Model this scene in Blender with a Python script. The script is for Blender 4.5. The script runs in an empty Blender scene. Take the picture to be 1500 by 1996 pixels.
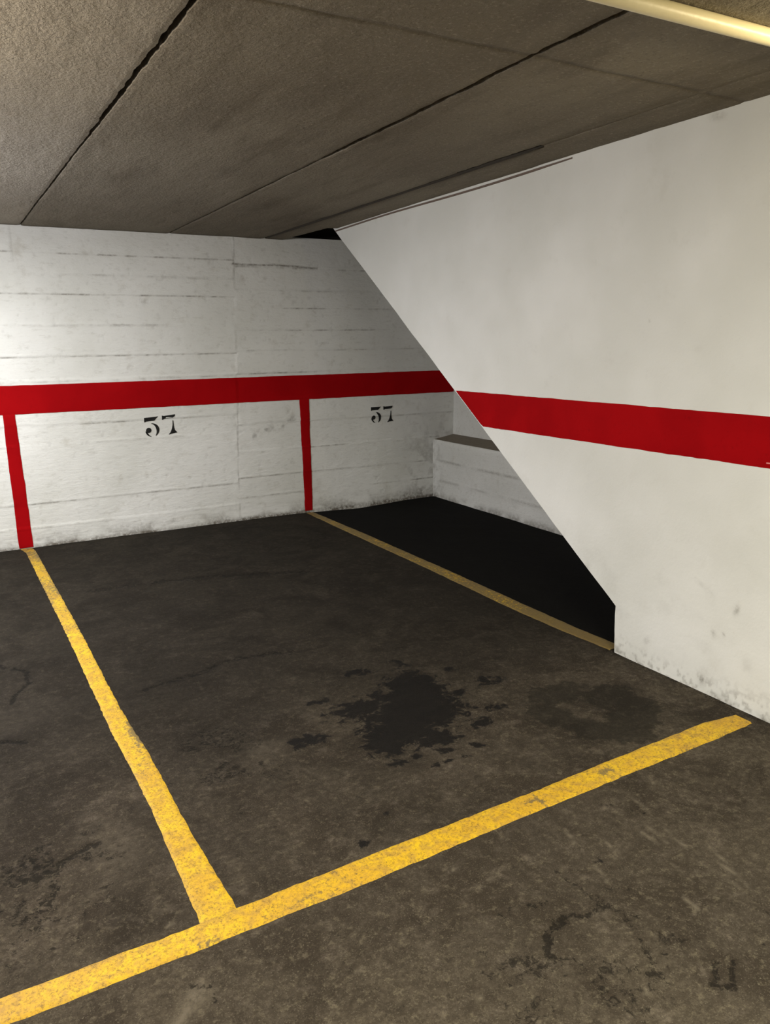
import bpy, bmesh, math
import numpy as np
from mathutils import Vector, Matrix

S = bpy.context.scene
COL = S.collection

# ------------------------------------------------------------------ camera
F_PX, YAW, PITCH, ROLL = 1481.74, 0.5067, 0.2198, -0.0146
cam = bpy.data.cameras.new('camera')
cam.sensor_fit = 'HORIZONTAL'
cam.sensor_width = 36.0
cam.lens = 36.0 * F_PX / 1500.0
cam.clip_start = 0.02
co = bpy.data.objects.new('camera', cam)
COL.objects.link(co)
cy, sy, cp, sp = math.cos(YAW), math.sin(YAW), math.cos(PITCH), math.sin(PITCH)
fw = Vector((sy * cp, cy * cp, -sp))
rt = Vector((cy, -sy, 0))
up = rt.cross(fw)
cr, sr = math.cos(ROLL), math.sin(ROLL)
rt2, up2 = rt * cr + up * sr, up * cr - rt * sr
M = Matrix((rt2, up2, -fw)).transposed().to_4x4()
M.translation = (0, 0, 1.5)
co.matrix_world = M
S.camera = co

# ------------------------------------------------------------------ world, exposure
S.view_settings.view_transform = 'Standard'
S.view_settings.look = 'None'
S.view_settings.gamma = 1.0
S.view_settings.use_curve_mapping = False
S.view_settings.exposure = 0.0
w = bpy.data.worlds.new('world')
S.world = w
w.use_nodes = True
w.node_tree.nodes['Background'].inputs[0].default_value = (0.80, 0.86, 1.0, 1)
w.node_tree.nodes['Background'].inputs[1].default_value = 0.02

# ------------------------------------------------------------------ garage lamps (behind and beside the camera)
def area(name, loc, size, size_y, power, color, target):
    l = bpy.data.lights.new(name, 'AREA')
    l.shape = 'RECTANGLE'
    l.size, l.size_y, l.energy, l.color = size, size_y, power, color
    o = bpy.data.objects.new(name, l)
    o.location = loc
    o.rotation_euler = (Vector(target) - Vector(loc)).to_track_quat('-Z', 'Y').to_euler()
    COL.objects.link(o)
    return o
def bulb(name, loc, r, power, color):
    l = bpy.data.lights.new(name, 'POINT')
    l.shadow_soft_size, l.energy, l.color = r, power, color
    o = bpy.data.objects.new(name, l)
    o.location = loc
    COL.objects.link(o)
    return o
area('ceiling_tube_behind', (0.8, -0.6, 2.28), 1.2, 0.15, 188, (1.0, 0.945, 0.77), (0.8, -0.6, 0.0))
area('ceiling_tube_far', (-0.6, 4.6, 2.28), 0.15, 1.2, 66, (0.96, 0.97, 0.90), (-0.6, 4.6, 0.0))
area('ceiling_tube_side', (-0.8, 3.6, 2.28), 0.15, 1.2, 38, (0.84, 0.78, 1.0), (-0.8, 3.6, 0.0))
bulb('hanging_bulb_near', (-0.6, 2.4, 2.08), 0.08, 78, (1.0, 0.87, 0.69))
bulb('hanging_bulb_far', (-0.85, 4.25, 1.95), 0.08, 114, (0.90, 0.91, 1.0))
area('warm_lamp', (2.38, 1.12, 2.24), 0.3, 0.06, 5.5, (1.0, 0.84, 0.52), (1.85, 1.57, 2.31))

# ------------------------------------------------------------------ numpy noise
def vnoise(x, y, seed=0):
    xi, yi = np.floor(x).astype(np.int64), np.floor(y).astype(np.int64)
    xf, yf = x - xi, y - yi
    xf, yf = xf * xf * (3 - 2 * xf), yf * yf * (3 - 2 * yf)
    def h(a, b):
        n = (a * 374761393 + b * 668265263 + seed * 982451653) & 0xFFFFFFFF
        n = ((n ^ (n >> 13)) * 1274126177) & 0xFFFFFFFF
        n = n ^ (n >> 16)
        return (n & 0xFFFFFF) / float(0xFFFFFF)
    return ((h(xi, yi) * (1 - xf) + h(xi + 1, yi) * xf) * (1 - yf) +
            (h(xi, yi + 1) * (1 - xf) + h(xi + 1, yi + 1) * xf) * yf)

def fbm(x, y, seed=0, octaves=4, gain=0.5):
    x, y = np.asarray(x, float), np.asarray(y, float)
    s, a, t = 0.0, 1.0, 0.0
    for k in range(octaves):
        s = s + a * vnoise(x * 2 ** k + 17.3 * k, y * 2 ** k + 5.1 * k, seed + k)
        t += a
        a *= gain
    return s / t            # 0..1

def sstep(a, b, v):
    t = np.clip((v - a) / (b - a), 0, 1)
    return t * t * (3 - 2 * t)

# ------------------------------------------------------------------ mesh helpers
def tag(o, label=None, cat=None, group=None, kind=None):
    for k, v in (('label', label), ('category', cat), ('group', group), ('kind', kind)):
        if v:
            o[k] = v
    return o

def mesh_obj(name, verts, faces, mat, parent=None, smooth=False, attrs=None):
    me = bpy.data.meshes.new(name)
    me.from_pydata([tuple(v) for v in verts], [], [tuple(f) for f in faces])
    if smooth:
        me.polygons.foreach_set('use_smooth', [True] * len(me.polygons))
    for k, a in (attrs or {}).items():
        at = me.attributes.new(k, 'FLOAT', 'POINT')
        at.data.foreach_set('value', np.ascontiguousarray(a, dtype=np.float32))
    me.materials.append(mat)
    me.update()
    o = bpy.data.objects.new(name, me)
    COL.objects.link(o)
    if parent:
        o.parent = parent
    return o

def grid_mesh(name, P, mat, parent=None, flip=False, attrs=None, extra=None, smooth=True):
    """P: (n, m, 3) array of points; extra: (verts, faces) appended with flat faces."""
    n, m, _ = P.shape
    idx = np.arange(n * m).reshape(n, m)
    q = np.stack([idx[:-1, :-1], idx[1:, :-1], idx[1:, 1:], idx[:-1, 1:]], -1).reshape(-1, 4)
    if flip:
        q = q[:, ::-1]
    V = P.reshape(-1, 3)
    at = {k: a.reshape(-1) for k, a in (attrs or {}).items()}
    faces = q.tolist()
    if extra:
        ev, ef = extra
        off = len(V)
        V = np.vstack([V, np.array(ev, float)])
        faces += [[i + off for i in f] for f in ef]
        at = {k: np.concatenate([a, np.zeros(len(ev))]) for k, a in at.items()}
    o = mesh_obj(name, V, faces, mat, parent, False, at)
    if smooth:
        fl = [True] * len(q) + [False] * (len(faces) - len(q))
        o.data.polygons.foreach_set('use_smooth', fl)
    return o

def box(x0, x1, y0, y1, z0, z1):
    v = [(x0, y0, z0), (x1, y0, z0), (x1, y1, z0), (x0, y1, z0), (x0, y0, z1), (x1, y0, z1), (x1, y1, z1), (x0, y1, z1)]
    f = [(0, 3, 2, 1), (4, 5, 6, 7), (0, 1, 5, 4), (1, 2, 6, 5), (2, 3, 7, 6), (3, 0, 4, 7)]
    return v, f

# ------------------------------------------------------------------ node helper
class N:
    def __init__(s, name):
        s.m = bpy.data.materials.new(name)
        s.m.use_nodes = True
        s.t = s.m.node_tree
        s.b = s.t.nodes['Principled BSDF']
        s.geo = s.t.nodes.new('ShaderNodeNewGeometry')
        s.pos = s.geo.outputs['Position']
    def put(s, sock, v):
        if isinstance(v, (int, float)):
            sock.default_value = v
        elif isinstance(v, tuple):
            sock.default_value = v if len(v) == len(sock.default_value) else (*v, 1)
        else:
            s.t.links.new(v, sock)
    def scale(s, v, sc):
        n = s.t.nodes.new('ShaderNodeVectorMath'); n.operation = 'MULTIPLY'
        s.put(n.inputs[0], v); n.inputs[1].default_value = sc
        return n.outputs[0]
    def noise(s, scale, detail=4, rough=0.55, vec=None, dist=0.0, stretch=None):
        n = s.t.nodes.new('ShaderNodeTexNoise')
        v = vec or s.pos
        if stretch: v = s.scale(v, stretch)
        s.put(n.inputs['Vector'], v)
        n.inputs['Scale'].default_value = scale
        n.inputs['Detail'].default_value = detail
        n.inputs['Roughness'].default_value = rough
        n.inputs['Distortion'].default_value = dist
        return n.outputs['Fac']
    def voro(s, scale, feature='F1', rand=1.0):
        n = s.t.nodes.new('ShaderNodeTexVoronoi')
        n.feature = feature
        s.put(n.inputs['Vector'], s.pos)
        n.inputs['Scale'].default_value = scale
        n.inputs['Randomness'].default_value = rand
        return n.outputs['Distance']
    def attr(s, name):
        n = s.t.nodes.new('ShaderNodeAttribute'); n.attribute_name = name
        return n.outputs['Fac']
    def math(s, op, a, b=0.0, c=0.0, clamp=False):
        n = s.t.nodes.new('ShaderNodeMath'); n.operation = op; n.use_clamp = clamp
        s.put(n.inputs[0], a); s.put(n.inputs[1], b); s.put(n.inputs[2], c)
        return n.outputs[0]
    def ramp(s, v, a, b, lo=0.0, hi=1.0):
        n = s.t.nodes.new('ShaderNodeMapRange'); n.interpolation_type = 'SMOOTHSTEP'
        s.put(n.inputs[0], v)
        for i, k in enumerate((a, b, lo, hi)): n.inputs[i + 1].default_value = k
        return n.outputs[0]
    def mix(s, f, a, b):
        n = s.t.nodes.new('ShaderNodeMix'); n.data_type = 'RGBA'
        s.put(n.inputs[0], f); s.put(n.inputs[6], a); s.put(n.inputs[7], b)
        return n.outputs[2]
    def bump(s, h, strength=0.3, dist=0.01, prev=None):
        n = s.t.nodes.new('ShaderNodeBump')
        n.inputs['Strength'].default_value = strength
        n.inputs['Distance'].default_value = dist
        s.put(n.inputs['Height'], h)
        if prev: s.put(n.inputs['Normal'], prev)
        return n.outputs[0]
    def done(s, col, rough=0.8, normal=None, spec=0.3):
        s.put(s.b.inputs['Base Color'], col)
        s.put(s.b.inputs['Roughness'], rough)
        s.b.inputs['Specular IOR Level'].default_value = spec
        if normal: s.put(s.b.inputs['Normal'], normal)
        return s.m

def srgb(r, g, b):
    f = lambda c: (c / 255) / 12.92 if c <= 10 else ((c / 255 + 0.055) / 1.055) ** 2.4
    return (f(r), f(g), f(b), 1)

# ---- materials
def mat_white(name, board):
    n = N(name)
    a = n.noise(1.3, 3)
    c = n.mix(n.ramp(a, 0.3, 0.7), srgb(225, 226, 222), srgb(211, 212, 206))
    c = n.mix(n.ramp(n.noise(7, 5, 0.65), 0.56, 0.78, 0, 0.45 if board else 0.14), c, srgb(176, 172, 160))
    fine = n.noise(120, 3, 0.7)
    if board:
        c = n.mix(n.ramp(n.noise(24, 6, 0.75, stretch=(0.5, 1, 1.4)), 0.52, 0.70, 0, 0.30), c, srgb(168, 166, 156))
    c = n.mix(n.ramp(fine, 0.66, 0.80, 0, 0.5 if board else 0.22), c, srgb(120, 116, 106))
    d = n.attr('dirt')
    dn = n.math('MULTIPLY', d, n.ramp(n.noise(38, 5, 0.7), 0.28, 0.62, 0.25, 1.0))
    c = n.mix(n.math('MINIMUM', dn, 0.92), c, srgb(92, 84, 72))
    h = n.noise(60, 5, 0.65, stretch=(0.35, 0.35, 1.0) if board else (1, 1, 1))
    b = n.bump(h, 0.6 if board else 0.16, 0.006)
    b = n.bump(n.noise(9, 4), 0.25 if board else 0.15, 0.02, b)
    return n.done(c, 0.75, b, 0.2)

def mat_red():
    n = N('red_paint')
    c = n.mix(n.ramp(n.noise(3, 3), 0.35, 0.65), srgb(146, 5, 11), srgb(156, 7, 13))
    c = n.mix(n.ramp(n.noise(45, 4, 0.7), 0.55, 0.8, 0, 0.45), c, srgb(118, 6, 10))
    b = n.bump(n.noise(70, 4, 0.6, stretch=(0.35, 1, 1)), 0.2, 0.004)
    return n.done(c, 0.8, b, 0.05)

def mat_yellow():
    n = N('yellow_paint')
    c = n.mix(n.ramp(n.noise(5, 4, 0.6), 0.35, 0.66), srgb(198, 156, 30), srgb(214, 176, 18))
    c = n.mix(n.ramp(n.noise(30, 4, 0.7), 0.40, 0.70, 0, 0.75), c, srgb(160, 126, 58))
    c = n.mix(n.ramp(n.noise(110, 6, 0.9), 0.50, 0.60, 0, 0.75), c, srgb(96, 74, 32))
    c = n.mix(n.ramp(n.noise(62, 6, 0.85), 0.54, 0.66, 0, 0.6), c, srgb(120, 94, 46))
    wear = n.attr('wear')
    k = n.math('ADD', wear, n.ramp(n.noise(55, 6, 0.75), 0.3, 0.7, -0.35, 0.35))
    c = n.mix(n.ramp(k, 0.35, 0.75, 0, 0.85), c, srgb(96, 84, 58))
    b = n.bump(n.noise(140, 4, 0.7), 0.5, 0.004)
    return n.done(c, 0.6, b, 0.35)

def mat_floor():
    n = N('worn_asphalt')
    base = n.mix(n.ramp(n.noise(0.9, 4, 0.6), 0.35, 0.65), srgb(91, 83, 72), srgb(107, 98, 83))
    base = n.mix(n.ramp(n.noise(3.1, 6, 0.72, dist=0.8), 0.44, 0.60), base, srgb(70, 62, 52))
    base = n.mix(n.ramp(n.noise(11, 6, 0.7, dist=0.4), 0.5, 0.72, 0, 0.6), base, srgb(142, 131, 116))
    base = n.mix(n.ramp(n.noise(17, 5, 0.7), 0.55, 0.70, 0, 0.7), base, srgb(52, 46, 39))
    base = n.mix(n.ramp(n.noise(46, 6, 0.8), 0.44, 0.60, 0.55, 0), base, srgb(60, 53, 44))
    base = n.mix(n.ramp(n.noise(33, 6, 0.8), 0.52, 0.66, 0, 0.5), base, srgb(146, 136, 114))
    base = n.mix(n.ramp(n.noise(230, 3, 0.7), 0.56, 0.72, 0, 0.65), base, srgb(160, 150, 130))
    base = n.mix(n.ramp(n.noise(190, 3, 0.7), 0.30, 0.42, 0.7, 0.0), base, srgb(40, 37, 33))
    base = n.mix(n.math('MULTIPLY', n.attr('light'), n.ramp(n.noise(40, 4, 0.7), 0.3, 0.6, 0.3, 1)), base, srgb(148, 138, 120))
    zone = n.attr('dark_zone')
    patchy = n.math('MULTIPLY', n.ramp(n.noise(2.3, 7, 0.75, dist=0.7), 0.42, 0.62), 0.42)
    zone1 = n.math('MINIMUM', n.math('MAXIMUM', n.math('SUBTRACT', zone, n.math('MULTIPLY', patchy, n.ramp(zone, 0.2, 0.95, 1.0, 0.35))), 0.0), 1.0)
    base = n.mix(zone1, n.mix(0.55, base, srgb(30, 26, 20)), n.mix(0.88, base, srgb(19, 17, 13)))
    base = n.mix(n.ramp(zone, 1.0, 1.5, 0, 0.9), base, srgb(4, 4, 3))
    # tar, cracks
    crack = n.attr('tar')
    ck = n.math('ADD', crack, n.ramp(n.noise(42, 7, 0.8, dist=0.8), 0.3, 0.7, -0.5, 0.5))
    base = n.mix(n.ramp(ck, 0.40, 0.70, 0, 0.7), base, srgb(12, 11, 9))
    oil = n.attr('oil')
    ok = n.math('ADD', oil, n.ramp(n.noise(19, 7, 0.75, dist=0.5), 0.25, 0.75, -0.38, 0.38))
    om = n.ramp(ok, 0.42, 0.62)
    base = n.mix(n.math('MULTIPLY', om, 0.9), base, srgb(15, 14, 13))
    damp = n.attr('damp')
    dk = n.math('ADD', damp, n.ramp(n.noise(11, 5, 0.65), 0.25, 0.75, -0.25, 0.25))
    base = n.mix(n.ramp(dk, 0.40, 0.58, 0, 0.62), base, srgb(27, 25, 20))
    h = n.math('ADD', n.noise(160, 5, 0.7), n.math('MULTIPLY', n.noise(28, 5, 0.65), 1.2))
    b = n.bump(h, 0.5, 0.006)
    rough = n.ramp(om, 0, 1, 0.92, 0.7)
    return n.done(base, rough, b, 0.10)

def mat_ceiling():
    n = N('precast_concrete')
    c = n.mix(n.ramp(n.noise(1.1, 4, 0.6, stretch=(1, 0.5, 1)), 0.35, 0.65), srgb(122, 114, 99), srgb(138, 130, 114))
    c = n.mix(n.ramp(n.noise(5, 5, 0.65, stretch=(1.0, 0.35, 1)), 0.5, 0.72, 0, 0.55), c, srgb(104, 96, 83))
    c = n.mix(n.ramp(n.noise(80, 6, 0.8), 0.52, 0.68, 0, 0.6), c, srgb(176, 168, 152))
    c = n.mix(n.ramp(n.noise(65, 6, 0.8), 0.34, 0.46, 0.55, 0), c, srgb(92, 84, 71))
    c = n.mix(n.ramp(n.noise(3.2, 5, 0.6, stretch=(2.2, 0.35, 1)), 0.50, 0.70, 0, 0.45), c, srgb(98, 88, 72))
    c = n.mix(n.attr('pale'), c, srgb(178, 170, 156))
    d = n.attr('dirt')
    c = n.mix(n.math('MULTIPLY', d, n.ramp(n.noise(16, 5, 0.7), 0.3, 0.6, 0.35, 1)), c, srgb(58, 50, 41))
    h = n.math('ADD', n.noise(55, 5, 0.7), n.noise(14, 4, 0.6, stretch=(1, 0.4, 1)))
    b = n.bump(h, 0.8, 0.014)
    return n.done(c, 0.85, b, 0.2)

def mat_flat(name, c, rough=0.8, sc=30, amt=0.35, c2=None, spec=0.25):
    n = N(name)
    c2 = c2 or tuple(v * 0.6 for v in c[:3]) + (1,)
    cc = n.mix(n.ramp(n.noise(sc, 5, 0.65), 0.45, 0.72, 0, amt), c, c2)
    return n.done(cc, rough, n.bump(n.noise(sc * 4, 4, 0.6), 0.25, 0.004), spec)

WHITE_B = mat_white('white_painted_board_concrete', True)
WHITE_P = mat_white('white_painted_plaster', False)
RED, YEL, FLOOR, CEIL = mat_red(), mat_yellow(), mat_floor(), mat_ceiling()
DARK = mat_flat('dark_concrete', srgb(52, 47, 40))
BLACK = mat_flat('black_stencil_paint', srgb(20, 20, 20), 0.6, 60, 0.4, srgb(60, 60, 58))
BROWN = mat_flat('brown_mastic', srgb(112, 98, 88))
DUSTY = mat_flat('dusty_ledge_concrete', srgb(120, 112, 98))
CREAM = mat_flat('cream_plastic', srgb(244, 232, 190), 0.4, 8, 0.2, srgb(228, 212, 166), 0.5)

YB, XR, H = 6.257, 2.662, 2.3455

# ------------------------------------------------------------------ back wall relief
rng = np.random.RandomState(5)
ZL = [-0.12, 0.155, 0.34, 0.53, 0.78, 0.93, 1.26, 1.437, 1.665, 1.89, 2.03, 2.178, 2.45]      # board joints, panel between the seams
ZR = [-0.12, 0.20, 0.375, 0.60, 0.83, 1.04, 1.26, 1.45, 1.62, 1.80, 1.942, 2.13, 2.45]
def board_relief(x, z):
    """metres towards the room, and a dirt mask"""
    d = (fbm(x * 1.1, z * 1.5, 3, 3) - 0.5) * 0.010
    dirt = np.zeros_like(d)
    xs = 2.06 + 0.035 * (z - 1) + 0.012 * (fbm(z * 5, z * 0 + 3, 8, 3) - 0.5)
    right = x > xs
    for Z, side, seed in ((ZL, ~right, 20), (ZR, right, 60)):
        off = np.array([0.0022 * math.sin(i * 2.7 + seed) for i in range(len(Z))])
        zz = z + 0.010 * (fbm(x * 1.6, x * 0, seed, 3) - 0.5) - 0.004 * x * 0
        k = np.clip(np.searchsorted(Z, zz) - 1, 0, len(Z) - 2)
        d = np.where(side, d + off[k], d)
        for i, zj in enumerate(Z[1:-1]):
            pres = sstep(0.38, 0.58, fbm(x * 1.7 + 9 * i, x * 0 + i * 3.3, seed + 5 + i, 3))   # the fin comes and goes
            t = np.abs(zz - zj)
            d = np.where(side, d + 0.0035 * pres * np.exp(-(t / 0.005) ** 2), d)
            dirt = np.where(side, dirt + 0.75 * (0.2 + 0.8 * sstep(0.35, 0.7, fbm(x * 14, x * 0 + i, seed + 40 + i, 3))) * pres * np.exp(-((zz - zj + 0.008) / 0.0045) ** 2), dirt)
    t = np.abs(x - xs)
    rough = fbm(x * 22, z * 22, 41, 3)
    near = np.exp(-(t / 0.05) ** 2)
    d = d + near * 0.006 * (rough - 0.4)
    seam_on = sstep(0.42, 0.6, fbm(z * 2.2, z * 0 + 1, 77, 3))
    dirt = dirt + 0.55 * np.exp(-(t / 0.006) ** 2) * seam_on
    t2 = np.abs(x - 0.455 - 0.004 * z)
    dirt = dirt + 0.30 * np.exp(-(t2 / 0.005) ** 2) * (z > 2.1)
    d = d + 0.0008 * np.exp(-(t2 / 0.02) ** 2) * sstep(1.6, 2.1, z)
    # a crack below the top, right hand side
    zc = 2.14 + 0.02 * (fbm(x * 4, x * 0, 90, 3) - 0.5) - 0.02 * (x - 2.3)
    crk = np.exp(-((z - zc) / 0.007) ** 2) * ((x > 2.08) & (x < 2.85))
    dirt = dirt + 0.9 * crk
    d = d - 0.004 * crk
    # crumbly patch between the seam and the second post
    pz = 0.74 + 0.28 * (x - 2.2)
    crk2 = np.exp(-((z - pz - 0.05 * (fbm(x * 9, z * 0, 91, 3) - 0.5)) / 0.030) ** 2) * ((x > 2.18) & (x < 2.6))
    dirt = dirt + 0.45 * crk2 * sstep(0.4, 0.65, fbm(x * 30, z * 30, 95, 3))
    # fine pits
    pit = sstep(0.72, 0.82, fbm(x * 26, z * 26, 33, 3))
    d = d - 0.002 * pit
    dirt = dirt + 0.14 * pit
    # soiling at the base
    nb = fbm(x * 5, z * 14, 52, 4)
    base = sstep(0.16, 0.0, z + 0.15 * (nb - 0.5))
    dirt = dirt + 0.65 * base * sstep(0.3, 0.65, nb)
    dirt = dirt + 0.55 * sstep(0.035, 0.0, z + 0.02 * (nb - 0.5))
    dirt = dirt + 0.35 * sstep(3.55, 3.95, x) * sstep(1.0, 0.3, z) * sstep(0.45, 0.62, fbm(x * 16, z * 16, 54, 4))
    return d, np.clip(dirt, 0, 1)

def wall_y(x, z):
    return YB - board_relief(x, z)[0]

xs = np.linspace(-1.2, 4.35, 560)
zs = np.linspace(-0.12, 2.37, 260)
X, Z = np.meshgrid(xs, zs, indexing='ij')
D, DI = board_relief(X, Z)
P = np.stack([X, YB - D, Z], -1)
ev, ef = box(-6.0, 4.6, YB + 0.012, YB + 0.2, -0.15, 2.352)
wv, wf = box(-6.0, -1.2, YB - 0.001, YB + 0.1, -0.12, 2.37)
ev2 = ev + wv
ef2 = ef + [tuple(i + 8 for i in f) for f in wf]
wall_back = grid_mesh('wall_back', P, WHITE_B, attrs={'dirt': DI}, extra=(ev2, ef2))
tag(wall_back, 'white painted board-marked concrete wall behind the parking bay', kind='structure')

# ------------------------------------------------------------------ right wall: solid side of the ramp with a slanted lower edge
E0, E1 = (2.512, 0.239), (5.575, H + 0.03)
def edge_y(z):
    z = np.asarray(z, float)
    e = np.where(z < E0[1], 2.505 + 0.007 * z / E0[1], E0[0] + (z - E0[1]) * (E1[0] - E0[0]) / (E1[1] - E0[1]))
    chip = 0.010 * (fbm(z * 7, z * 0 + 2, 15, 4) - 0.5)
    return e + chip
def right_x(y, z):
    return XR - (fbm(y * 0.9, z * 0.9, 71, 3) - 0.5) * 0.006
def blob(u, v, cu, cv, ru, rv, ang=0.0):
    c, s = math.cos(ang), math.sin(ang)
    a, b = (u - cu) * c + (v - cv) * s, -(u - cu) * s + (v - cv) * c
    return np.exp(-((a / ru) ** 2 + (b / rv) ** 2))
def right_dirt(y, z):
    n = fbm(y * 9, z * 9, 31, 4)
    n2 = fbm(y * 30, z * 30, 35, 3)
    d = 0.40 * sstep(0.12, 0.0, z + 0.10 * (n - 0.5)) * sstep(0.5, 0.66, fbm(y * 55, z * 55, 37, 3))
    d = d + 0.30 * sstep(0.05, 0.0, z) * sstep(0.3, 0.6, n)
    for (cu, cv, ru, rv, an, k) in ((2.03, 0.470, 0.045, 0.006, 0.35, 0.22), (2.05, 0.490, 0.035, 0.004, 0.35, 0.18), (1.865, 0.416, 0.012, 0.022, 0.3, 0.7),
                                    (1.963, 0.283, 0.010, 0.014, 0, 0.5), (1.914, 0.295, 0.006, 0.008, 0, 0.6), (2.135, 2.325, 0.03, 0.012, 0.2, 0.8),
                                    (3.126, 0.483, 0.02, 0.03, 0, 0.18), (2.31, 0.127, 0.02, 0.02, 0, 0.35), (2.408, 1.575, 0.006, 0.006, 0, 0.6),
                                    (2.722, 0.372, 0.018, 0.026, 0.5, 0.75), (2.9, 0.50, 0.03, 0.05, 0, 0.15), (1.80, 0.20, 0.02, 0.03, 0, 0.3), (2.0, 0.06, 0.02, 0.03, 0, 0.5)):
        d = d + 0.8 * k * blob(y, z, cu, cv, ru, rv, an) * (0.35 + 1.0 * n2)
    d = d + 0.07 * sstep(0.55, 0.75, n) * sstep(0.9, 0.2, z)
    return np.clip(d, 0, 1)
zz = np.unique(np.concatenate([np.linspace(-0.1, 0.239, 40), np.linspace(0.239, H + 0.03, 190)]))
uu = np.linspace(0, 1, 330) ** 0.8
YE = edge_y(zz)
Y = 0.8 + (YE[None, :] - 0.8) * uu[:, None]
Z = np.repeat(zz[None, :], len(uu), 0)
P = np.stack([right_x(Y, Z), Y, Z], -1)
prof = [(-6.0, -0.1), (0.8, -0.1)]
# body behind the face: rounded arris strip, slanted underside and far side
ev, ef = [], []
for j, z in enumerate(zz):
    ev += [(float(right_x(YE[j], z)), float(YE[j]), float(z)), (XR + 0.008, float(YE[j]) + 0.006, float(z)), (4.45, float(YE[j]) + 0.006, float(z))]
for j in range(len(zz) - 1):
    a = 3 * j
    ef += [(a, a + 1, a + 4, a + 3), (a + 1, a + 2, a + 5, a + 4)]
o8 = len(ev)
bv, bf = box(XR, 4.45, -6.0, 0.8, -0.1, H + 0.03)
ev += bv
ef += [tuple(i + o8 for i in f) for f in bf if f != (2, 3, 7, 6)]
wall_right = grid_mesh('wall_right', P, WHITE_P, attrs={'dirt': right_dirt(Y, Z)}, extra=(ev, ef), flip=True)
tag(wall_right, 'smooth white plaster wall whose slanted edge overhangs the dark recess', kind='structure')

# ------------------------------------------------------------------ recess wall with a ledge
ys = np.linspace(2.3, YB + 0.02, 200)
prof = [(4.02, -0.12)] + [(4.02, z) for z in np.linspace(-0.02, 0.545, 30)] + [(4.024, 0.560), (4.035, 0.566)]
pr = np.array(prof)
Yg, Kg = np.meshgrid(ys, np.arange(len(pr)), indexing='ij')
Xg, Zg = pr[Kg, 0], pr[Kg, 1]
rel = (fbm(Yg * 2.5, Zg * 6, 101, 3) - 0.5) * 0.016
joint = np.exp(-((Zg - 0.37 - 0.03 * (fbm(Yg * 3, Yg * 0, 5, 3) - 0.5)) / 0.008) ** 2) + np.exp(-((Zg - 0.17) / 0.008) ** 2)
dirt = 0.5 * joint * sstep(0.4, 0.6, fbm(Yg * 4, Zg * 2, 104, 3)) + 0.7 * sstep(0.08, 0, Zg) * sstep(0.3, 0.6, fbm(Yg * 9, Zg * 9, 106, 3)) + 0.35 * sstep(6.0, 6.25, Yg) * sstep(0.4, 0.6, fbm(Yg * 20, Zg * 20, 108, 3))
P = np.stack([Xg - rel - 0.004 * joint, Yg, Zg], -1)
up_v, up_f = box(4.262, 4.45, 2.2, YB + 0.02, 0.5, 2.37)
recess = grid_mesh('wall_recess', P, WHITE_B, attrs={'dirt': np.clip(dirt, 0, 1)}, extra=(up_v, up_f), flip=True)
tag(recess, 'low thick white wall at the back of the dark recess', kind='structure')
# the sloping dusty ledge on top of it
Yg, Kg = np.meshgrid(ys, np.linspace(0, 1, 12), indexing='ij')
lx = 4.035 + 0.235 * Kg
lz = 0.566 + 0.036 * Kg + 0.006 * (fbm(Yg * 8, Kg * 3, 111, 3) - 0.5) * np.sin(Kg * math.pi)
ledge = grid_mesh('ledge', np.stack([lx, Yg, lz], -1), DUSTY, parent=recess, flip=True)
ledge['label'] = 'sloping ledge top dark with dust'

# ------------------------------------------------------------------ floor
def seg_dist(x, y, pts):
    d = np.full_like(x, 9.0)
    for (ax, ay), (bx, by) in zip(pts[:-1], pts[1:]):
        t = np.clip(((x - ax) * (bx - ax) + (y - ay) * (by - ay)) / ((bx - ax) ** 2 + (by - ay) ** 2), 0, 1)
        d = np.minimum(d, np.hypot(x - ax - t * (bx - ax), y - ay - t * (by - ay)))
    return d
def floor_z(x, y):
    x, y = np.asarray(x, float), np.asarray(y, float)
    z = (fbm(x * 1.2, y * 1.2, 201, 3) - 0.5) * 0.010 + (fbm(x * 6, y * 6, 205, 3) - 0.5) * 0.004
    z = z - 0.022 * np.exp(-(((x - 3.2) / 0.38) ** 2 + ((y - 6.3) / 0.5) ** 2))
    return z
xs = np.linspace(-1.3, 4.35, 470)
ys = np.concatenate([np.linspace(0.55, 3.4, 300), np.linspace(3.41, YB + 0.03, 170)])
X, Y = np.meshgrid(xs, ys, indexing='ij')
wx = X + 0.05 * (fbm(X * 6, Y * 6, 211, 3) - 0.5)
wy = Y + 0.05 * (fbm(X * 6, Y * 6, 215, 3) - 0.5)
oil = np.zeros_like(X)
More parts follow.
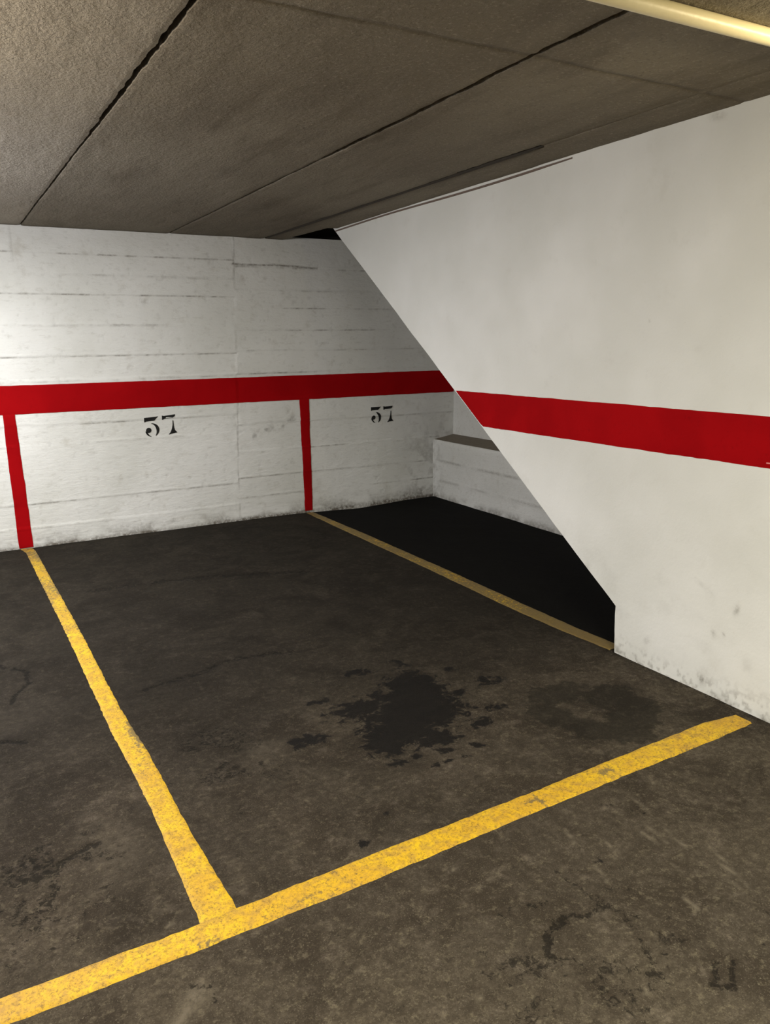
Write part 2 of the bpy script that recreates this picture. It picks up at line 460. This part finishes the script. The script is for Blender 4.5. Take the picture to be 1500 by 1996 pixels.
for (cx, cyy, rx, ry, k) in ((1.50, 2.50, 0.21, 0.20, 1.0), (1.40, 2.38, 0.17, 0.13, 0.95), (1.62, 2.66, 0.13, 0.16, 1.0), (1.33, 2.62, 0.15, 0.10, 0.85),
                             (1.68, 2.93, 0.05, 0.06, 0.7), (1.47, 2.94, 0.07, 0.05, 0.75), (1.03, 2.49, 0.075, 0.05, 0.85), (1.28, 2.31, 0.08, 0.08, 0.9), (1.475, 2.25, 0.11, 0.06, 0.9),
                             (1.69, 2.26, 0.05, 0.035, 0.8), (1.94, 2.55, 0.07, 0.06, 0.7), (1.76, 2.53, 0.05, 0.05, 0.75), (1.82, 2.34, 0.05, 0.035, 0.8),
                             (1.245, 2.18, 0.035, 0.03, 0.8), (1.328, 2.172, 0.025, 0.02, 0.8), (1.351, 2.09, 0.028, 0.018, 0.75), (1.453, 2.155, 0.04, 0.02, 0.8),
                             (1.49, 2.076, 0.03, 0.018, 0.7), (1.57, 2.14, 0.03, 0.025, 0.7), (1.174, 2.773, 0.06, 0.03, 0.65), (1.418, 2.09, 0.02, 0.015, 0.7), (1.56, 2.22, 0.03, 0.02, 0.8),
                             (0.938, 1.841, 0.025, 0.022, 0.65), (1.478, 1.425, 0.03, 0.02, 0.6), (1.88, 2.75, 0.05, 0.04, 0.55), (1.64, 2.42, 0.04, 0.04, 0.8),
                             (1.07, 1.93, 0.02, 0.015, 0.5), (0.99, 1.97, 0.015, 0.012, 0.5)):
    oil = np.maximum(oil, k * blob(wx, wy, cx, cyy, rx * 1.35, ry * 1.3))
damp = np.zeros_like(X)
for (cx, cyy, rx, ry, k) in ((1.97, 2.17, 0.11, 0.10, 0.9), (2.12, 2.31, 0.12, 0.09, 0.9), (2.29, 2.16, 0.12, 0.10, 0.95), (2.31, 2.02, 0.10, 0.09, 0.95),
                             (2.17, 1.93, 0.12, 0.10, 0.95), (2.03, 1.99, 0.10, 0.09, 0.9), (2.2, 2.03, 0.08, 0.06, 0.8)):
    damp = np.maximum(damp, k * blob(wx, wy, cx, cyy, rx * 1.35, ry * 1.35))
damp = damp * (1 - 0.7 * blob(wx, wy, 2.13, 2.13, 0.06, 0.045))
tar = np.zeros_like(X)
for pts, wd, k in (([(-0.02, 3.98), (0.12, 3.77), (0.135, 3.63), (0.073, 3.545), (0.046, 3.446)], 0.016, 0.9),
                   ([(1.471, 1.002), (1.442, 0.97), (1.401, 0.948), (1.432, 0.925), (1.505, 0.97)], 0.010, 0.8),
                   ([(1.346, 1.433), (1.36, 1.33), (1.379, 1.228), (1.34, 1.12), (1.316, 1.067)], 0.010, 0.7),
                   ([(-0.05, 3.12), (0.08, 3.056)], 0.020, 0.8),
                   ([(0.584, 3.276), (0.8, 3.32), (0.987, 3.40), (1.3, 3.33)], 0.030, 0.6),
                   ([(0.33, 1.575), (0.375, 1.54), (0.37, 1.49)], 0.007, 0.8), ([(0.10, 2.22), (0.204, 2.264)], 0.025, 0.75),
                   ([(0.6, 4.9), (1.3, 4.8), (1.9, 4.55)], 0.05, 0.6), ([(1.7, 1.62), (1.78, 1.5)], 0.008, 0.6)):
    tar = np.maximum(tar, k * np.exp(-(seg_dist(wx, wy, pts) / wd) ** 2))
n1 = fbm(X * 15, Y * 15, 221, 4)
ridge = 1 - np.abs(2 * fbm(X * 9, Y * 9, 225, 4) - 1)
tar = np.maximum(tar, 0.9 * blob(X, Y, 1.20, 1.26, 0.24, 0.13) * sstep(0.80, 0.95, ridge))
tar = np.maximum(tar, 0.75 * blob(X, Y, 1.33, 1.10, 0.15, 0.12) * sstep(0.84, 0.97, ridge))
tar = np.maximum(tar, 0.55 * blob(X, Y, 1.05, 1.05, 0.3, 0.12) * sstep(0.45, 0.65, n1))
tar = np.maximum(tar, 0.6 * blob(X, Y, 0.05, 2.15, 0.25, 0.3) * sstep(0.5, 0.62, n1))
tar = np.maximum(tar, 0.55 * blob(X, Y, 0.7, 2.55, 0.3, 0.35) * sstep(0.5, 0.65, fbm(X * 7, Y * 7, 228, 4)))
tar = np.maximum(tar, 0.6 * blob(X, Y, 1.7, 0.98, 0.1, 0.12) * sstep(0.4, 0.6, n1))
tar = np.maximum(tar, 0.5 * sstep(0.05, 0.0, XR - X) * (Y < 2.55))
tar = np.maximum(tar, 0.75 * sstep(0.06, 0.0, YB - Y))
lt = np.zeros_like(X)
for (ax, ay, bx, by) in ((1.742, 1.478, 1.726, 1.37), (1.741, 1.271, 1.744, 1.136), (1.58, 1.185, 1.578, 1.141), (1.565, 1.464, 1.571, 1.442), (1.813, 1.587, 1.80, 1.50), (1.819, 1.297, 1.80, 1.2),
                         (1.504, 1.578, 1.485, 1.512), (1.70, 1.45, 1.695, 1.38), (1.77, 1.42, 1.76, 1.33), (1.66, 1.3, 1.655, 1.22), (1.79, 1.25, 1.775, 1.13), (1.46, 1.40, 1.45, 1.34)):
    lt = np.maximum(lt, 0.75 * np.exp(-(seg_dist(X, Y, [(ax, ay), (bx, by)]) / 0.0045) ** 2))
for (cx, cyy) in ((1.163, 1.51), (0.695, 1.415), (1.942, 1.616), (2.397, 2.669), (1.698, 1.438), (0.33, 1.80), (0.9, 1.2), (1.25, 1.02), (1.9, 1.2), (0.55, 2.3), (1.1, 1.6)):
    lt = np.maximum(lt, 1.0 * blob(X, Y, cx, cyy, 0.008, 0.007))
lt = np.maximum(lt, 0.75 * np.exp(-(seg_dist(wx, wy, [(0.34, 1.535), (0.30, 1.495), (0.264, 1.475)]) / 0.028) ** 2))
lt = np.maximum(lt, 0.5 * blob(wx, wy, 0.87, 2.52, 0.08, 0.06))
lt = np.maximum(lt, 0.40 * blob(wx, wy, 0.26, 2.2, 0.10, 0.14))
lt = np.maximum(lt, 0.35 * blob(wx, wy, -0.02, 3.3, 0.25, 0.15))
dark_zone = sstep(1.62, 1.86, Y + 0.25 * (fbm(X * 3, Y * 3, 231, 3) - 0.5)) * (0.35 + 0.65 * sstep(1.9, 3.6, Y + 1.2 * (fbm(X * 1.2, Y * 1.2, 233, 3) - 0.5)))  # floor colour darker past the front line, deepening towards the far wall
recess_f = sstep(2.70, 2.74, X) * (Y > 2.5)  # recess floor coloured almost black beyond the side line
dark_zone = np.clip(dark_zone + 1.0 * recess_f, 0, 2.0)
P = np.stack([X, Y, floor_z(X, Y) - 0.003 * sstep(0.4, 0.8, tar)], -1)
a, b = box(-6.0, -1.3, 0.55, YB + 0.03, -0.2, -0.001)
c, d = box(-6.0, 4.4, -6.0, 0.55, -0.2, -0.001)
f1 = [b[1]] + [tuple(i + 8 for i in d[1])]
floor = grid_mesh('floor', P, FLOOR, attrs={'oil': oil, 'damp': damp, 'tar': tar, 'light': lt, 'dark_zone': dark_zone}, extra=(a + c, f1))
tag(floor, 'dark stained asphalt floor of the parking bay', kind='structure')

# ------------------------------------------------------------------ painted floor lines
def floor_line(name, L, R, label, group, seed, worn=0.15, step=0.012, endcap=None, spots=()):
    """L, R: matching polylines of the two edges, from one end to the other."""
    L, R = np.array(L, float), np.array(R, float)
    def resample(Q, n):
        s = np.concatenate([[0], np.cumsum(np.hypot(*np.diff(Q, axis=0).T))])
        t = np.linspace(0, s[-1], n)
        return np.stack([np.interp(t, s, Q[:, 0]), np.interp(t, s, Q[:, 1])], -1)
    n = int(np.hypot(*(L[-1] - L[0])) / step) + 2
    l, r = resample(L, n), resample(R, n)
    dirv = (r - l) / np.linalg.norm(r - l, axis=1)[:, None]
    t = np.arange(n) * step
    l = l + dirv * ((fbm(t * 34, t * 0, seed, 4) - 0.5) * 0.007)[:, None]
    r = r + dirv * ((fbm(t * 34, t * 0, seed + 9, 4) - 0.5) * 0.007)[:, None]
    K = 9
    u = np.linspace(0, 1, K)
    XY = l[:, None, :] * (1 - u)[None, :, None] + r[:, None, :] * u[None, :, None]
    x, y = XY[..., 0], XY[..., 1]
    edge = np.abs(u - 0.5) * 2
    wear = worn + 0.22 * sstep(0.6, 1.0, edge)[None, :] + 0.5 * (fbm(x * 7, y * 7, seed + 3, 3) - 0.5)
    for (cx, cyy, rx, ry, k) in spots:
        wear = wear + k * blob(x, y, cx, cyy, rx, ry)
    top = 0.0045 if seed == 301 else 0.0025
    lift = np.where((u == 0) | (u == 1), -0.004, top)[None, :]
    z = floor_z(x, y) + lift
    o = grid_mesh(name, np.stack([x, y, z], -1), YEL, attrs={'wear': wear})
    o.data.flip_normals() if o.data.polygons[0].normal.z < 0 else None
    return tag(o, label, 'painted line', group)
G = 'yellow lines painted around the parking bay'
floor_line('parking_line', [(-3.0, 1.675), (-0.054, 1.672), (0.485, 1.668), (0.825, 1.668), (1.529, 1.688), (2.40, 1.695), (2.60, 1.705)],
           [(-3.0, 1.774), (-0.078, 1.774), (0.333, 1.768), (0.507, 1.773), (0.886, 1.785), (1.577, 1.794), (2.44, 1.817), (2.60, 1.795)],
           'long yellow line across the open front of the bay', G, 301, 0.12,
           spots=((1.50, 1.74, 0.035, 0.012, 0.8), (1.535, 1.72, 0.008, 0.05, 0.5), (1.85, 1.75, 0.05, 0.02, 0.6), (0.62, 1.70, 0.12, 0.02, 0.3), (0.40, 1.69, 0.03, 0.02, 0.5)))
floor_line('parking_line', [(0.282, 6.235), (0.309, 6.10), (0.356, 4.156), (0.372, 3.064), (0.372, 3.00), (0.393, 2.388), (0.390, 1.757)],
           [(0.375, 6.235), (0.389, 6.127), (0.439, 4.229), (0.457, 3.139), (0.481, 2.714), (0.488, 2.195), (0.511, 1.762)],
           'yellow line running from the far wall to a corner of the front line', G, 331, 0.10,
           spots=((0.46, 2.9, 0.03, 0.16, 0.75), (0.42, 2.6, 0.03, 0.08, 0.3), (0.34, 6.1, 0.1, 0.3, 0.3), (0.36, 5.2, 0.2, 1.3, 0.38)))
floor_line('parking_line', [(2.640, 6.235), (2.628, 5.5), (2.627, 4.238), (2.618, 3.166), (2.655, 2.535)],
           [(2.722, 6.235), (2.735, 5.5), (2.745, 4.234), (2.745, 3.204), (2.755, 2.535)],
           'narrow yellow line running into the foot of the slanted wall', G, 361, 0.78,
           spots=((2.68, 2.75, 0.1, 0.35, 0.25),))

# ------------------------------------------------------------------ red stripes on the walls
def jit(t, seed, a=0.004):
    return (fbm(np.asarray(t, float) * 14, np.asarray(t, float) * 0, seed, 3) - 0.5) * a
def back_strip(name, x0, x1, z0, z1, seed, parent, vertical=False, slopes=None):
    n, m = (10, 90) if vertical else (430, 14)
    U, V = np.meshgrid(np.linspace(0, 1, n), np.linspace(0, 1, m), indexing='ij')
    if vertical:
        z = z0 + (z1 - z0) * V
        xa, xb = slopes(z)
        xa, xb = xa + jit(z, seed, 0.008), xb + jit(z, seed + 4, 0.008)
        x = xa + (xb - xa) * U
    else:
        x = x0 + (x1 - x0) * U
        za, zb = z0(x) + jit(x, seed), z1(x) + jit(x, seed + 4)
        z = za + (zb - za) * V
    edge = (U == 0) | (U == 1) | (V == 0) | (V == 1)
    y = wall_y(x, z) - np.where(edge, 0.004, 0.006)
    return grid_mesh(name, np.stack([x, y, z], -1), RED, parent=parent)
red = bpy.data.objects.new('red_wall_stripe', None)
COL.objects.link(red)
red.location = (0.33, YB, 0.0)
tag(red, 'red stripe with two red uprights on the board-marked back wall', 'wall stripe')
bpy.context.view_layer.update()
def adopt(o, p):
    o.parent = p
    o.matrix_parent_inverse = p.matrix_world.inverted()
adopt(back_strip('band', -1.2, 4.26, lambda x: 1.0175 + 0 * x, lambda x: 1.2275 + 0 * x, 401, None), red)
adopt(back_strip('upright', 0, 0, 0.004, 1.019, 411, None, True, lambda z: (0.280 - 0.004 * z, 0.380 - 0.018 * z)), red)
adopt(back_strip('upright', 0, 0, 0.012, 1.019, 421, None, True, lambda z: (2.643 - 0.016 * z, 2.717 - 0.001 * z)), red)

U, V = np.meshgrid(np.linspace(0, 1, 420), np.linspace(0, 1, 10), indexing='ij')
z = 1.0015 + jit(0.8 + U * 3, 431, 0.005) + 0.005 * np.exp(-((U - 0.975) / 0.006) ** 2) * 0
z = z + V * (1.2145 + jit(0.8 + U * 3, 435, 0.004) - z)
ye = edge_y(z) - 0.004
y = 0.9 + (ye - 0.9) * U
notch = (np.abs(y - 3.60) < 0.012) & (V == 0)
z = np.where(notch, z + 0.006, z)
edge = (U == 0) | (U == 1) | (V == 0) | (V == 1)
x = right_x(y, z) - np.where(edge, -0.001, 0.0018)
o = grid_mesh('red_wall_stripe', np.stack([x, y, z], -1), RED, flip=True)
tag(o, 'bright red stripe across the smooth plaster wall, cut off by its slanted edge', 'wall stripe')
# little bare dash left in the stripe, near the picture's right edge
v, f = box(XR - 0.0045, XR + 0.002, 1.74, 1.795, 1.028, 1.033)
dash = mesh_obj('bare_patch', v, f, mat_flat('pale_red_scuff', srgb(214, 130, 128)), o)
dash['label'] = 'pale scuffed dash in the red paint'

# ------------------------------------------------------------------ stencilled numbers
def stroke(pts):
    return [np.array(pts, float)]
def arc(cx, cz, rx, rz, a0, a1, w0, wm, w1, n=26):
    """a crescent: outline of an arc whose width swells in the middle"""
    out, inn = [], []
    for i in range(n + 1):
        t = i / n
        a = math.radians(a0 + (a1 - a0) * t)
        wd = (w0 * (1 - t) ** 2 + 2 * wm * t * (1 - t) * 2 + w1 * t ** 2)
        out.append((cx + rx * math.cos(a), cz + rz * math.sin(a)))
        inn.append((cx + (rx - wd) * math.cos(a), cz + (rz - wd * 0.6) * math.sin(a)))
    return out + inn[::-1]
def circle(cx, cz, rx, rz, n=20):
    return [(cx + rx * math.cos(2 * math.pi * i / n), cz + rz * math.sin(2 * math.pi * i / n)) for i in range(n)]
# unit digit: x 0..0.85, z 0..1
def digit_first():
    return [
        [(0.00, 0.77), (0.04, 0.77), (0.10, 0.795), (0.62, 0.80), (0.70, 0.86), (0.86, 0.985), (0.84, 1.0), (0.76, 0.985), (0.06, 0.99), (0.0, 0.99)],
        arc(0.44, 0.33, 0.45, 0.345, 92, -62, 0.03, 0.17, 0.03),
        arc(0.44, 0.33, 0.42, 0.335, -100, -175, 0.03, 0.07, 0.10),
        circle(0.23, 0.34, 0.165, 0.13),
    ]
def digit_second():
    return [
        [(0.00, 0.79), (0.05, 0.79), (0.16, 0.835), (0.30, 0.83), (0.66, 0.84), (0.80, 0.90), (0.84, 1.0), (0.5, 0.985), (0.12, 0.98), (0.05, 1.0), (0.0, 1.0)],
        [(0.655, 0.70), (0.70, 0.70), (0.715, 0.40), (0.76, 0.20), (0.90, 0.07), (0.90, 0.055), (0.55, 0.03), (0.36, 0.0), (0.36, 0.02), (0.47, 0.10), (0.58, 0.28), (0.64, 0.48)],
    ]
def make_digit(polys, x0, z0, sx, sz, slope, parent):
    bm = bmesh.new()
    for poly in polys:
        fr, bk = [], []
        for (u, v) in poly:
            x = x0 + u * sx
            z = z0 + v * sz + slope * u * sx
            y = float(wall_y(np.array([x]), np.array([z]))[0])
            fr.append(bm.verts.new((x, y - 0.0035, z)))
            bk.append(bm.verts.new((x, y + 0.003, z)))
        n = len(fr)
        for i in range(n):
            j = (i + 1) % n
            bm.faces.new((fr[i], fr[j], bk[j], bk[i]))
        bmesh.ops.triangulate(bm, faces=[bm.faces.new(fr)])
    bmesh.ops.recalc_face_normals(bm, faces=bm.faces)
    me = bpy.data.meshes.new('digit')
    bm.to_mesh(me); bm.free()
    me.materials.append(BLACK)
    o = bpy.data.objects.new('digit', me)
    COL.objects.link(o)
    adopt(o, parent)
    return o
def number(x0, z0, sx, sz, gap, slope, label):
    r = bpy.data.objects.new('stencil_number', None)
    COL.objects.link(r)
    r.location = (x0, YB, z0)
    tag(r, label, 'number', 'black stencilled bay numbers')
    bpy.context.view_layer.update()
    make_digit(digit_first(), x0, z0, sx, sz, slope, r)
    make_digit(digit_second(), x0 + gap, z0 + slope * gap, sx, sz, slope, r)
number(1.285, 0.780, 0.127, 0.158, 0.141, 0.06, 'black stencilled bay number midway between the two red uprights')
number(3.338, 0.765, 0.118, 0.150, 0.131, 0.0, 'smaller-looking black stencilled bay number beyond both red uprights, near the recess')

# ------------------------------------------------------------------ ceiling of precast slabs
ceiling = mesh_obj('ceiling', *(lambda b: (b[0], b[1]))(box(-6.0, 2.62, -6.0, YB + 0.1, H + 0.045, H + 0.25)), DARK)
tag(ceiling, 'dark precast concrete slab ceiling', kind='structure')
def jx(y, k):       # the ragged joint lines, k = which
    y = np.asarray(y, float)
    base = {0: -0.45 - 0.02 * (y - 2), 1: 0.640 - 0.0245 * (y - 2.1), 2: 1.668 - 0.0177 * (y - 1.6), 3: 2.424 - 0.0184 * (y - 2.85)}[k]
    return base
def slab(name, xa, xb, y0, y1, seed, dz=0.0, nx=60, gap=0.0075, pale=0.0, dirty=1.0):
    ys = np.linspace(y0, y1, int((y1 - y0) / 0.012) + 2)
    a = xa(ys) + gap * (0.35 + 1.9 * fbm(ys * 16, ys * 0, seed, 5, 0.65) * (0.55 + 0.6 * (ys < 3.5)))
    b = xb(ys) - gap * (0.35 + 1.9 * fbm(ys * 16, ys * 0, seed + 3, 5, 0.65) * (0.55 + 0.6 * (ys < 3.5)))
    u = np.linspace(0, 1, nx)
    X = a[:, None] + (b - a)[:, None] * u[None, :]
    Y = np.repeat(ys[:, None], nx, 1)
    Z = H + dz + (fbm(X * 3, Y * 1.5, seed + 6, 4) - 0.5) * 0.008 + (fbm(X * 14, Y * 9, seed + 7, 3) - 0.5) * 0.003
    de = np.minimum(X - a[:, None], b[:, None] - X)
    Z = Z + 0.0025 * np.exp(-(de / 0.005) ** 2)
    dirt = dirty * 0.30 * np.exp(-(de / 0.05) ** 2) * fbm(X * 5, Y * 5, seed + 8, 3)
    yt = 2.022 + 0.012 * (fbm(X * 5, X * 0, 505, 3) - 0.5)
    dirt = dirt + 0.45 * np.exp(-((Y - yt) / 0.012) ** 2)
    Z = Z + 0.003 * np.exp(-((Y - yt) / 0.010) ** 2)
    dirt = dirt + 0.5 * sstep(0.10, 0.0, YB - Y)
    # turned-up rim all round so that the slab has depth
    rim = 0.05
    Pg = np.stack([X, Y, Z], -1)
    first, last = Pg[:, :1].copy(), Pg[:, -1:].copy()
    first[..., 2] += rim; last[..., 2] += rim
    Pg = np.concatenate([first, Pg, last], 1)
    dirt = np.concatenate([dirt[:, :1] * 0 + 1, dirt, dirt[:, -1:] * 0 + 1], 1)
    e0, e1 = Pg[:1].copy(), Pg[-1:].copy()
    e0[..., 2] = H + rim; e1[..., 2] = H + rim
    Pg = np.concatenate([e0, Pg, e1], 0)
    dirt = np.concatenate([dirt[:1], dirt, dirt[-1:]], 0)
    o = grid_mesh('slab', Pg, CEIL, parent=ceiling, attrs={'dirt': np.clip(dirt, 0, 1), 'pale': np.full(Pg.shape[:2], pale)}, smooth=False)
    return o
YC = YB - 0.004
slab('slab', lambda y: -1.45 + 0 * y, lambda y: jx(y, 0), 0.3, YC, 511, pale=0.4)
slab('slab', lambda y: jx(y, 0), lambda y: jx(y, 1), 0.3, YC, 521, 0.002, pale=0.4)
slab('slab', lambda y: jx(y, 1), lambda y: jx(y, 2), 0.3, YC, 531, 0.0)
slab('slab', lambda y: jx(y, 2), lambda y: jx(y, 3), 0.3, YC, 541, 0.001, gap=0.011)
# last strip against the plaster wall; it stops short of the corner, where the shaft opens
o = slab('slab', lambda y: jx(y, 3) + np.where(y > 2.87, 0.011, -0.006), lambda y: np.where(y < 5.48, XR + 0.03, 2.60 - 0.08 * (y - 5.48)), 0.3, YC, 551, 0.0, nx=30, gap=0.006)
v, f = box(-6.0, -1.45, -6.0, YB, H, H + 0.04)
mesh_obj('slab', v, f, CEIL, ceiling)
v, f = box(-1.45, 4.45, -6.0, 0.3, H, H + 0.04)
mesh_obj('slab', v, f, CEIL, ceiling)
# mortar closing the last joint towards the room
v, f = box(2.395, 2.455, 0.3, 2.86, H + 0.004, H + 0.03)
m_ = mesh_obj('joint_mortar', v, f, CEIL, ceiling)
# dark bar lying in the open joint, with its rounded end
bm = bmesh.new()
ring = 12
rows = []
for i, yy in enumerate(list(np.linspace(2.86, 6.15, 30))):
    xc = float(jx(yy, 3)) + 0.002
    r = 0.011 if i else 0.006
    rows.append([bm.verts.new((xc + r * math.cos(2 * math.pi * k / ring), yy, H + 0.006 + r * math.sin(2 * math.pi * k / ring))) for k in range(ring)])
for A, B in zip(rows[:-1], rows[1:]):
    for k in range(ring):
        bm.faces.new((A[k], A[(k + 1) % ring], B[(k + 1) % ring], B[k]))
bm.faces.new(rows[0]); bm.faces.new(rows[-1])
bmesh.ops.recalc_face_normals(bm, faces=bm.faces)
me = bpy.data.meshes.new('joint_bar'); bm.to_mesh(me); bm.free()
me.materials.append(DARK)
jb = bpy.data.objects.new('joint_bar', me); COL.objects.link(jb); jb.parent = ceiling
jb['label'] = 'dark bar lying in the open slab joint'

# shaft above the recess: dark, unlit, closed
bm = bmesh.new()
def q4(*p):
    bm.faces.new([bm.verts.new(v) for v in p])
q4((2.56, YB + 0.11, 2.345), (4.6, YB + 0.11, 2.345), (4.6, YB + 0.11, 3.0), (2.56, YB + 0.11, 3.0))
q4((2.615, 5.3, 2.39), (2.615, YB + 0.12, 2.39), (2.615, YB + 0.12, 3.0), (2.615, 5.3, 3.0))
q4((4.44, 5.3, 2.36), (4.44, YB + 0.12, 2.36), (4.44, YB + 0.12, 3.0), (4.44, 5.3, 3.0))
q4((2.56, 5.3, 3.0), (4.6, 5.3, 3.0), (4.6, YB + 0.12, 3.0), (2.56, YB + 0.12, 3.0))
q4((2.56, 5.50, 2.40), (4.6, 5.50, 2.40), (4.6, 5.50, 3.0), (2.56, 5.50, 3.0))
me = bpy.data.meshes.new('wall_shaft'); bm.to_mesh(me); bm.free()
me.materials.append(DARK)
o = bpy.data.objects.new('wall_shaft', me); COL.objects.link(o)
tag(o, 'unlit shaft opening above the corner of the bay', kind='structure')

# thin mastic bead along the top of the plaster wall
ysb = np.linspace(2.93, 5.50, 60)
pv, pf = [], []
for i, yy in enumerate(ysb):
    w_ = 0.007 * (0.5 + 0.5 * min(1, i / 6))
    zb = H - 0.014 + 0.004 * math.sin(yy * 3)
    for (dx, dzz) in ((0.003, -w_), (-0.005, -w_ * 0.6), (-0.005, w_ * 0.6), (0.003, w_)):
        pv.append((XR + dx, yy, zb + dzz))
for i in range(len(ysb) - 1):
    for k in range(4):
        a_, b_ = 4 * i + k, 4 * i + (k + 1) % 4
        pf.append((a_, b_, b_ + 4, a_ + 4))
pf += [(0, 1, 2, 3), tuple(4 * (len(ysb) - 1) + k for k in (3, 2, 1, 0))]
tr = mesh_obj('trim_1', pv, pf, BROWN)
tag(tr, 'thin brown bead where the plaster wall meets the ceiling', kind='structure')

# ------------------------------------------------------------------ cream conduit across the ceiling, with saddle clips out on both ends
def tube(bm, p0, p1, r, n=20, segs=24, sag=0.0):
    p0, p1 = Vector(p0), Vector(p1)
    ax = (p1 - p0).normalized()
    u_ = ax.cross(Vector((0, 0, 1))).normalized(); v_ = u_.cross(ax)
    rows = []
    for i in range(segs + 1):
        t = i / segs
        c = p0.lerp(p1, t) - Vector((0, 0, sag * 4 * t * (1 - t)))
        rows.append([bm.verts.new(c + (u_ * math.cos(2 * math.pi * k / n) + v_ * math.sin(2 * math.pi * k / n)) * r) for k in range(n)])
    for A, B in zip(rows[:-1], rows[1:]):
        for k in range(n):
            f_ = bm.faces.new((A[k], A[(k + 1) % n], B[(k + 1) % n], B[k])); f_.smooth = True
    bm.faces.new(rows[0]); bm.faces.new(rows[-1])
    bmesh.ops.recalc_face_normals(bm, faces=bm.faces)
cond = bpy.data.objects.new('conduit', None); COL.objects.link(cond)
cond.location = (1.5, 1.53, H)
tag(cond, 'pale cream round conduit running across the slab ceiling', 'conduit')
bpy.context.view_layer.update()
bm = bmesh.new(); tube(bm, (0.0, 1.585, H - 0.022), (XR, 1.535, H - 0.022), 0.0215)
me = bpy.data.meshes.new('pipe'); bm.to_mesh(me); bm.free(); me.materials.append(CREAM)
pp = bpy.data.objects.new('pipe', me); COL.objects.link(pp); adopt(pp, cond)

# ------------------------------------------------------------------ the rest of the garage around the camera (for bounce light and side views)
v, f = box(-6.2, -6.0, -6.0, YB + 0.1, -0.1, H + 0.1)
o = mesh_obj('wall_left', v, f, WHITE_P); tag(o, 'white plaster wall', kind='structure')
v, f = box(-6.2, 4.5, -6.2, -6.0, -0.1, H + 0.1)
o = mesh_obj('wall_front', v, f, WHITE_P); tag(o, 'white plaster wall', kind='structure')
